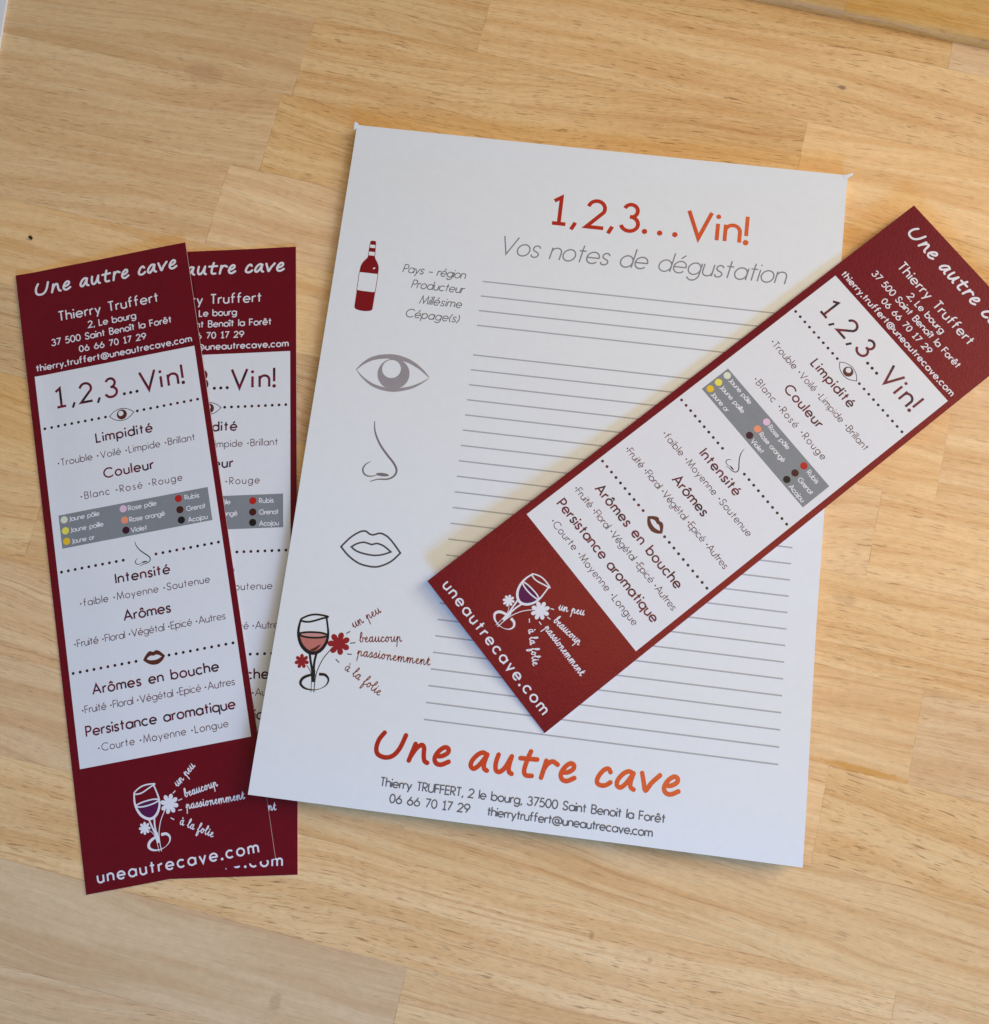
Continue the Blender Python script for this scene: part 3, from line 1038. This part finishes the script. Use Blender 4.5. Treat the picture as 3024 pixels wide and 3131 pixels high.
def pad_surf(u, v, dz):
    return ((u - NW / 2) * MM, (NH / 2 - v) * MM, (pad_top(u, v) + dz) * MM)


pad = thing('notepad', 'white tasting notepad with grey ruled lines and an orange red title', 'notepad')
sheet('paper_block', pad, NW, NH, pad_top, pad_bot, (M['pad'], M['pad']))

ink = Ink()
put(ink, '1', 61.8, 66.8, 25.0, 9.1, 1.14, M['title'])
put(ink, ',', 67.6, 70.0, 25.0, 9.1, 1.15, M['title'])
put(ink, '2', 72.0, 77.4, 25.0, 9.1, 1.14, M['title'])
put(ink, ',', 78.6, 81.0, 25.0, 9.1, 1.15, M['title'])
put(ink, '3', 82.4, 88.4, 25.0, 9.1, 1.14, M['title'])
for x in (89.9, 94.4, 98.9):
    ink.disc(x, 24.3, 0.80, M['title'])
put(ink, 'V', 101.9, 109.4, 25.0, 9.1, 1.14, M['title'])
put(ink, 'i', 110.7, 111.8, 25.0, 8.8, 1.14, M['title'])
put(ink, 'n', 113.0, 118.1, 25.0, 8.8, 1.14, M['title'])
put(ink, '!', 119.2, 120.3, 25.0, 9.1, 1.14, M['title'])
ink.build('title_lettering', pad, pad_surf)

ink = Ink()
put(ink, 'Vos notes de d\u00e9gustation', 47.6, 132.2, 36.2, 5.9, 0.36, M['grey_ink'], 0.20)
ink.build('subtitle_lettering', pad, pad_surf)

ink = Ink()
for s, a, b, v in (('Pays - r\u00e9gion', 20.2, 38.9, 45.2), ('Producteur', 23.4, 39.0, 49.7), ('Mill\u00e9sime', 26.4, 38.9, 54.3), ('C\u00e9page(s)', 22.8, 38.7, 58.8)):
    put(ink, s, a, b, v, 2.6, 0.23, M['text_grey'], 0.20)
ink.build('field_lettering', pad, pad_surf)

for i in range(29):
    v = 45.3 + 4.548 * i
    if i == 4:
        continue
    if v > 174:
        break
    ink = Ink()
    n = 50
    ink.ribbon([(44.2 + (139.9 - 44.2) * q / n, v) for q in range(n + 1)], 0.37, M['line_grey'], dz=0.03)
    ink.build('writing_line', pad, pad_surf)

# bottle
ink = Ink()
bt = M['bottle']
ink.strip([(9.45, 36.7), (9.42, 37.7)], [(11.15, 36.7), (11.2, 37.7)], bt)
ink.disc(10.3, 36.75, 0.82, bt, ry=0.32)
ink.strip([(9.45, 38.7), (9.40, 39.9)], [(11.2, 38.7), (11.3, 39.9)], bt)
bl = spl([(9.45, 41.1), (9.2, 42.0), (8.3, 43.2), (7.7, 44.6), (7.55, 46.6)], 5)
brr = spl([(11.4, 41.1), (11.7, 42.0), (12.5, 43.2), (13.05, 44.6), (13.15, 46.6)], 5)
ink.strip(bl, brr, bt)
ink.strip([(7.6, 52.3), (7.65, 57.4), (7.85, 57.9)], [(13.1, 52.4), (13.05, 57.4), (12.9, 57.9)], bt)
ink.disc(10.37, 57.7, 2.6, bt, ry=0.75)
for P in ([(7.55, 46.6), (7.6, 52.3)], [(13.15, 46.6), (13.1, 52.4)], [(9.42, 37.7), (9.45, 41.1)], [(11.2, 37.7), (11.4, 41.1)]):
    ink.ribbon(P, 0.13, bt)
ink.ribbon([(7.58, 52.25), (10.3, 52.75), (13.1, 52.35)], 0.16, bt)
ink.strip([(11.4, 45.0), (11.9, 44.6)], [(11.5, 45.4), (12.1, 45.0)], M['pad'], dz=0.10)
ink.build('bottle_drawing', pad, pad_surf)

# eye
ink = Ink()
eg = M['eye_grey']
ink.ribbon(spl([(11.0, 76.5), (13.2, 74.0), (16.2, 72.2), (21.0, 71.3), (25.5, 72.0), (29.4, 73.9), (32.4, 76.3)], 7), lambda t: 0.18 + 1.15 * math.sin(PI * min(1, t * 1.0)) ** 1.0, eg)
ink.ribbon(spl([(11.1, 76.5), (13.4, 78.7), (17.0, 80.7), (22.0, 81.4), (27.0, 80.2), (30.2, 78.4), (32.4, 76.6)], 7), lambda t: 0.16 + 0.85 * math.sin(PI * t) ** 1.4, eg)
ink.disc(22.0, 76.5, 4.65, eg, n=40)
ink.disc(21.2, 75.1, 2.75, M['pad'], dz=0.10, n=30)
ink.strip([(20.3, 71.7), (20.3, 72.6)], [(23.6, 71.7), (23.6, 72.6)], eg)
ink.build('eye_drawing', pad, pad_surf)
ink = Ink()
nose(ink, M['nose_grey'], 1.0, ident)
ink.build('nose_drawing', pad, pad_surf)
ink = Ink()
ink.ribbon(spl(LIPS, 6) + spl(LIPS_LO, 6)[1:-1], 0.48, M['lip_grey'], closed=True)
ink.ribbon(spl(LIN, 6) + spl(LIN_LO, 6)[1:-1], 0.46, M['lip_grey'], closed=True)
ink.build('lips_drawing', pad, pad_surf)
wineglass(pad, pad_surf, ident, M['black'], M['rose'], M['rose_pale'], M['flower'], (M['lip_grey'], M['motto']), M['rose_dark'], 1.0, 7)

ink = Ink()
shop_name(ink, M['toner'], 31.5, 114.8, 184.35, 1.22, 5.5)
ink.build('shop_lettering', pad, pad_surf)
ink = Ink()
put(ink, 'Thierry TRUFFERT, 2 le bourg, 37500 Saint Benoit la For\u00eat', 34.8, 111.4, 191.4, 2.4, 0.33, M['text_grey'])
put(ink, '06 66 70 17 29', 37.9, 59.7, 195.35, 2.35, 0.33, M['text_grey'])
put(ink, 'thierrytruffert@uneautrecave.com', 64.2, 108.4, 195.35, 2.35, 0.33, M['text_grey'])
ink.build('address_lettering', pad, pad_surf)

# torn bits of the glued binding at the two back corners
for pts in ([(-0.9, -0.3, 3.4), (-0.8, 1.6, 3.2), (0.7, 0.5, 3.4), (0.3, -0.5, 3.5), (-0.7, -0.8, 3.6)], [(146.4, 0.2, 3.4), (147.8, 1.9, 3.3), (148.2, 0.8, 3.5), (149.6, -0.3, 3.6), (149.4, -0.8, 3.7), (148.0, -0.1, 3.6)]):
    me = bpy.data.meshes.new('paper_shred')
    n = len(pts)
    V = [((u - NW / 2) * MM, (NH / 2 - v) * MM, z * MM) for u, v, z in pts] + [((u - NW / 2) * MM, (NH / 2 - v) * MM, (z - 0.25) * MM) for u, v, z in pts]
    me.from_pydata(V, [], [tuple(range(n)), tuple(range(2 * n - 1, n - 1, -1))] + [(i, (i + 1) % n, n + (i + 1) % n, n + i) for i in range(n)])
    me.materials.append(M['pad'])
    link('paper_shred', me, pad)


# ------------------------------------------------------------------ bookmarks
BW, BH = 52.1, 180.36


def bookmark(label, x, y, a, top, th=0.34):
    root = thing('bookmark', label, 'bookmark', (x, y, 0), a, 'dark red wine tasting bookmarks')

    def surf(u, v, dz):
        return ((u - BW / 2) * MM, (BH / 2 - v) * MM, (top(u, v) + dz) * MM)


    sheet('card', root, BW, BH, top, lambda u, v: top(u, v) - th, (M['red'], M['core']))
    k = Ink()
    k.rect(2.2, 32.6, 50.3, 147.15, M['white'], 0.016)
    k.build('white_panel', root, surf)
    wi = M['white_ink']
    k = Ink()
    shop_name(k, wi, 4.9, 48.8, 7.7, 0.64, 2.95)
    k.build('shop_lettering', root, surf)
    k = Ink()
    put(k, 'Thierry Truffert', 11.2, 41.8, 16.95, 3.1, 0.40, wi)
    put(k, '2, Le bourg', 19.7, 34.4, 20.75, 2.15, 0.32, wi)
    put(k, '37 500 Saint Beno\u00eet la For\u00eat', 8.2, 44.8, 24.2, 2.15, 0.32, wi)
    put(k, '06 66 70 17 29', 16.2, 36.6, 27.7, 2.0, 0.32, wi)
    put(k, 'thierry.truffert@uneautrecave.com', 2.8, 49.9, 31.2, 2.1, 0.34, wi)
    k.build('address_lettering', root, surf)
    k = Ink()
    ma, da = M['maroon'], M['dark']
    put(k, '1', 7.4, 10.9, 43.4, 6.1, 0.72, ma)
    put(k, ',', 12.0, 13.4, 43.4, 6.1, 0.66, da)
    put(k, '2', 14.6, 18.7, 43.4, 6.1, 0.72, ma)
    put(k, ',', 19.5, 20.9, 43.4, 6.1, 0.66, da)
    put(k, '3', 22.2, 26.4, 43.4, 6.1, 0.72, ma)
    for ux in (27.9, 29.8, 31.7):
        k.disc(ux, 43.0, 0.46, da)
    put(k, 'V', 32.7, 37.9, 43.4, 6.1, 0.72, ma)
    put(k, 'i', 38.8, 39.45, 43.4, 5.6, 0.72, ma)
    put(k, 'n', 40.9, 44.2, 43.4, 5.8, 0.72, ma)
    put(k, '!', 45.2, 45.85, 43.4, 6.1, 0.72, ma)
    k.build('title_lettering', root, surf)
    for v, a1, b0 in ((48.9, 21.5, 31.0), (91.75, 21.4, 30.9), (120.8, 21.4, 30.8)):
        k = Ink()
        for s0, s1 in ((3.4, a1), (b0, 49.0)):
            for i in range(10):
                k.disc(s0 + (s1 - s0) * i / 9, v, 0.42, M['dot'], dz=0.04, n=14)
        k.build('dotted_line', root, surf)
    # drawings
    k = Ink()
    k.ribbon(spl([(22.7, 49.0), (24.2, 47.8), (26.3, 47.25), (28.4, 47.8), (29.95, 49.0)], 6) + spl([(29.95, 49.0), (28.2, 50.4), (26.3, 50.85), (24.2, 50.3), (22.7, 49.0)], 6)[1:-1], 0.2, M['lip_grey'], closed=True)
    k.disc(26.35, 49.05, 1.5, M['brown'], dz=0.03, n=26)
    k.disc(26.1, 48.7, 0.78, M['white'], dz=0.05, n=20)
    k.build('eye_drawing', root, surf)
    k = Ink()
    nose(k, M['black'], 0.48, lambda p: (24.8 + (p[0] - 17.4) * 0.45, 87.1 + (p[1] - 91.4) * 0.415))
    k.build('nose_drawing', root, surf)
    k = Ink()
    tf = lambda p: (23.4 + (p[0] - 14.4) * 0.373, 118.7 + (p[1] - 123.2) * 0.41)
    k.fan(tf((22.9, 128.1)), [tf(q) for q in spl(LIPS, 5)[:-1] + spl(LIPS_LO, 5)[:-1]], M['brown'], dz=0.03)
    k.fan(tf((22.9, 128.1)), [tf(q) for q in spl(LIN, 5)[:-1] + spl(LIN_LO, 5)[:-1]], M['white'], dz=0.05)
    k.build('lips_drawing', root, surf)
    for s, u0, u1, v in (('Limpidit\u00e9', 17.8, 34.8, 56.05), ('Couleur', 18.8, 33.7, 67.0), ('Intensit\u00e9', 18.4, 34.3, 98.05), ('Ar\u00f4mes', 19.4, 33.1, 109.0),
                         ('Ar\u00f4mes en bouche', 8.1, 44.2, 127.75), ('Persistance aromatique', 4.9, 47.3, 138.85)):
        k = Ink()
        put(k, s, u0, u1, v, 2.95, 0.44, M['heading'])
        k.build('section_heading', root, surf)
    bu = '\u00b7'
    for s, u0, u1, v in ((bu + 'Trouble ' + bu + 'Voil\u00e9 ' + bu + 'Limpide ' + bu + 'Brillant', 6.0, 46.7, 60.9), (bu + 'Blanc ' + bu + 'Ros\u00e9 ' + bu + 'Rouge', 11.5, 41.4, 72.0),
                         (bu + 'faible ' + bu + 'Moyenne ' + bu + 'Soutenue', 7.7, 45.1, 102.7), (bu + 'Fruit\u00e9 ' + bu + 'Floral ' + bu + 'V\u00e9g\u00e9tal ' + bu + 'Epic\u00e9 ' + bu + 'Autres', 4.7, 48.0, 113.8),
                         (bu + 'Fruit\u00e9 ' + bu + 'Floral ' + bu + 'V\u00e9g\u00e9tal ' + bu + 'Epic\u00e9 ' + bu + 'Autres', 4.7, 48.0, 132.4), (bu + 'Courte ' + bu + 'Moyenne ' + bu + 'Longue', 8.0, 44.6, 143.4)):
        k = Ink()
        put(k, s, u0, u1, v, 2.1, 0.20, M['option'])
        k.build('option_lettering', root, surf)
    k = Ink()
    k.rect(4.4, 75.3, 48.2, 85.1, M['box'], 0.028)
    box = k.build('colour_chart', root, surf)
    for i, (su, sv) in enumerate(((5.9, 76.85), (5.9, 80.1), (5.9, 83.2), (23.25, 76.95), (23.25, 80.3), (23.25, 83.3), (39.4, 77.05), (39.4, 80.35), (39.4, 83.4))):
        k = Ink()
        k.disc(su, sv, 1.05, SWM[i], dz=0.05, n=26)
        o = k.build('colour_swatch', box, surf)
        o['label'] = SW[i][0]
    k = Ink()
    for s, u0, u1, v in (('Jaune p\u00e2le', 7.2, 16.3, 77.6), ('Jaune paille', 7.2, 17.1, 80.9), ('Jaune or', 7.2, 14.1, 84.2), ('Rose p\u00e2le', 24.6, 33.0, 77.8), ('Rose orang\u00e9', 24.6, 35.0, 81.2),
                         ('Violet', 24.6, 29.4, 84.3), ('Rubis', 41.2, 45.5, 77.85), ('Grenat', 41.2, 46.9, 81.2), ('Acajou', 41.2, 47.0, 84.5)):
        put(k, s, u0, u1, v, 1.48, 0.24, wi)
    k.build('colour_lettering', box, surf, 0.012)
    tfc = lambda p: (16.4 + (p[0] - 6.5) * 0.80, 156.2 + (p[1] - 149.9) * 0.86)
    wineglass(root, surf, tfc, wi, M['wine'], M['wine'], wi, (wi, wi), None, 1.0, 8)
    k = Ink()
    put(k, 'uneautrecave.com', 3.4, 48.1, 178.0, 3.25, 0.47, wi)
    k.build('web_address_lettering', root, surf)
    return root


bookmark('dark red bookmark half hidden under another bookmark, its corner beneath the notepad', -98.62, -33.98, 0.1587,
         lambda u, v: 0.42 + 0.25 * smooth(150, 0, v) * smooth(35, 52, u))
bookmark('dark red bookmark lying on top of another bookmark, fully in view on the wood', -117.52, -37.51, 0.3097,
         lambda u, v: 0.46 + 0.40 * smooth(0, 16, u) + 0.9 * smooth(120, 0, v) * smooth(15, 52, u) + 0.35 * smooth(6, 0, u) * smooth(90, 20, v))
bookmark('dark red bookmark lying slanted across the notepad and its ruled lines', 48.37, 9.02, -0.7848,
         lambda u, v: 4.7 + 0.9 * smooth(110, 180, v) * smooth(52, 0, u) + 1.7 * smooth(60, 180, v) - 0.6 * smooth(60, 0, v))

# ------------------------------------------------------------------ small things on the table
sh = thing('paper_sheet', 'white sheet with only its edge showing, on the wood far from the notepad', 'paper', (-247.5, 150, 0), math.radians(3.2))
sheet('sheet_body', sh, 110, 200, lambda u, v: 1.0, lambda u, v: 0.05, (M['pad'], M['pad']), step=10.0)

bm = bmesh.new()
bmesh.ops.create_icosphere(bm, subdivisions=2, radius=1.0)
for v in bm.verts:
    k = 0.75 + 0.4 * random.random()
    v.co = Vector((v.co.x * 0.85 * k, v.co.y * 0.5 * k, v.co.z * 0.35 * k)) * MM
me = bpy.data.meshes.new('crumb')
bm.to_mesh(me)
bm.free()
me.materials.append(M['crumb'])
cr = link('crumb', me)
cr.location = Vector((-168, 53.1, 0.3)) * MM
cr.rotation_euler = (0, 0, -0.6)
cr['label'] = 'tiny black crumb lying alone on the bare wood'
cr['category'] = 'crumb'
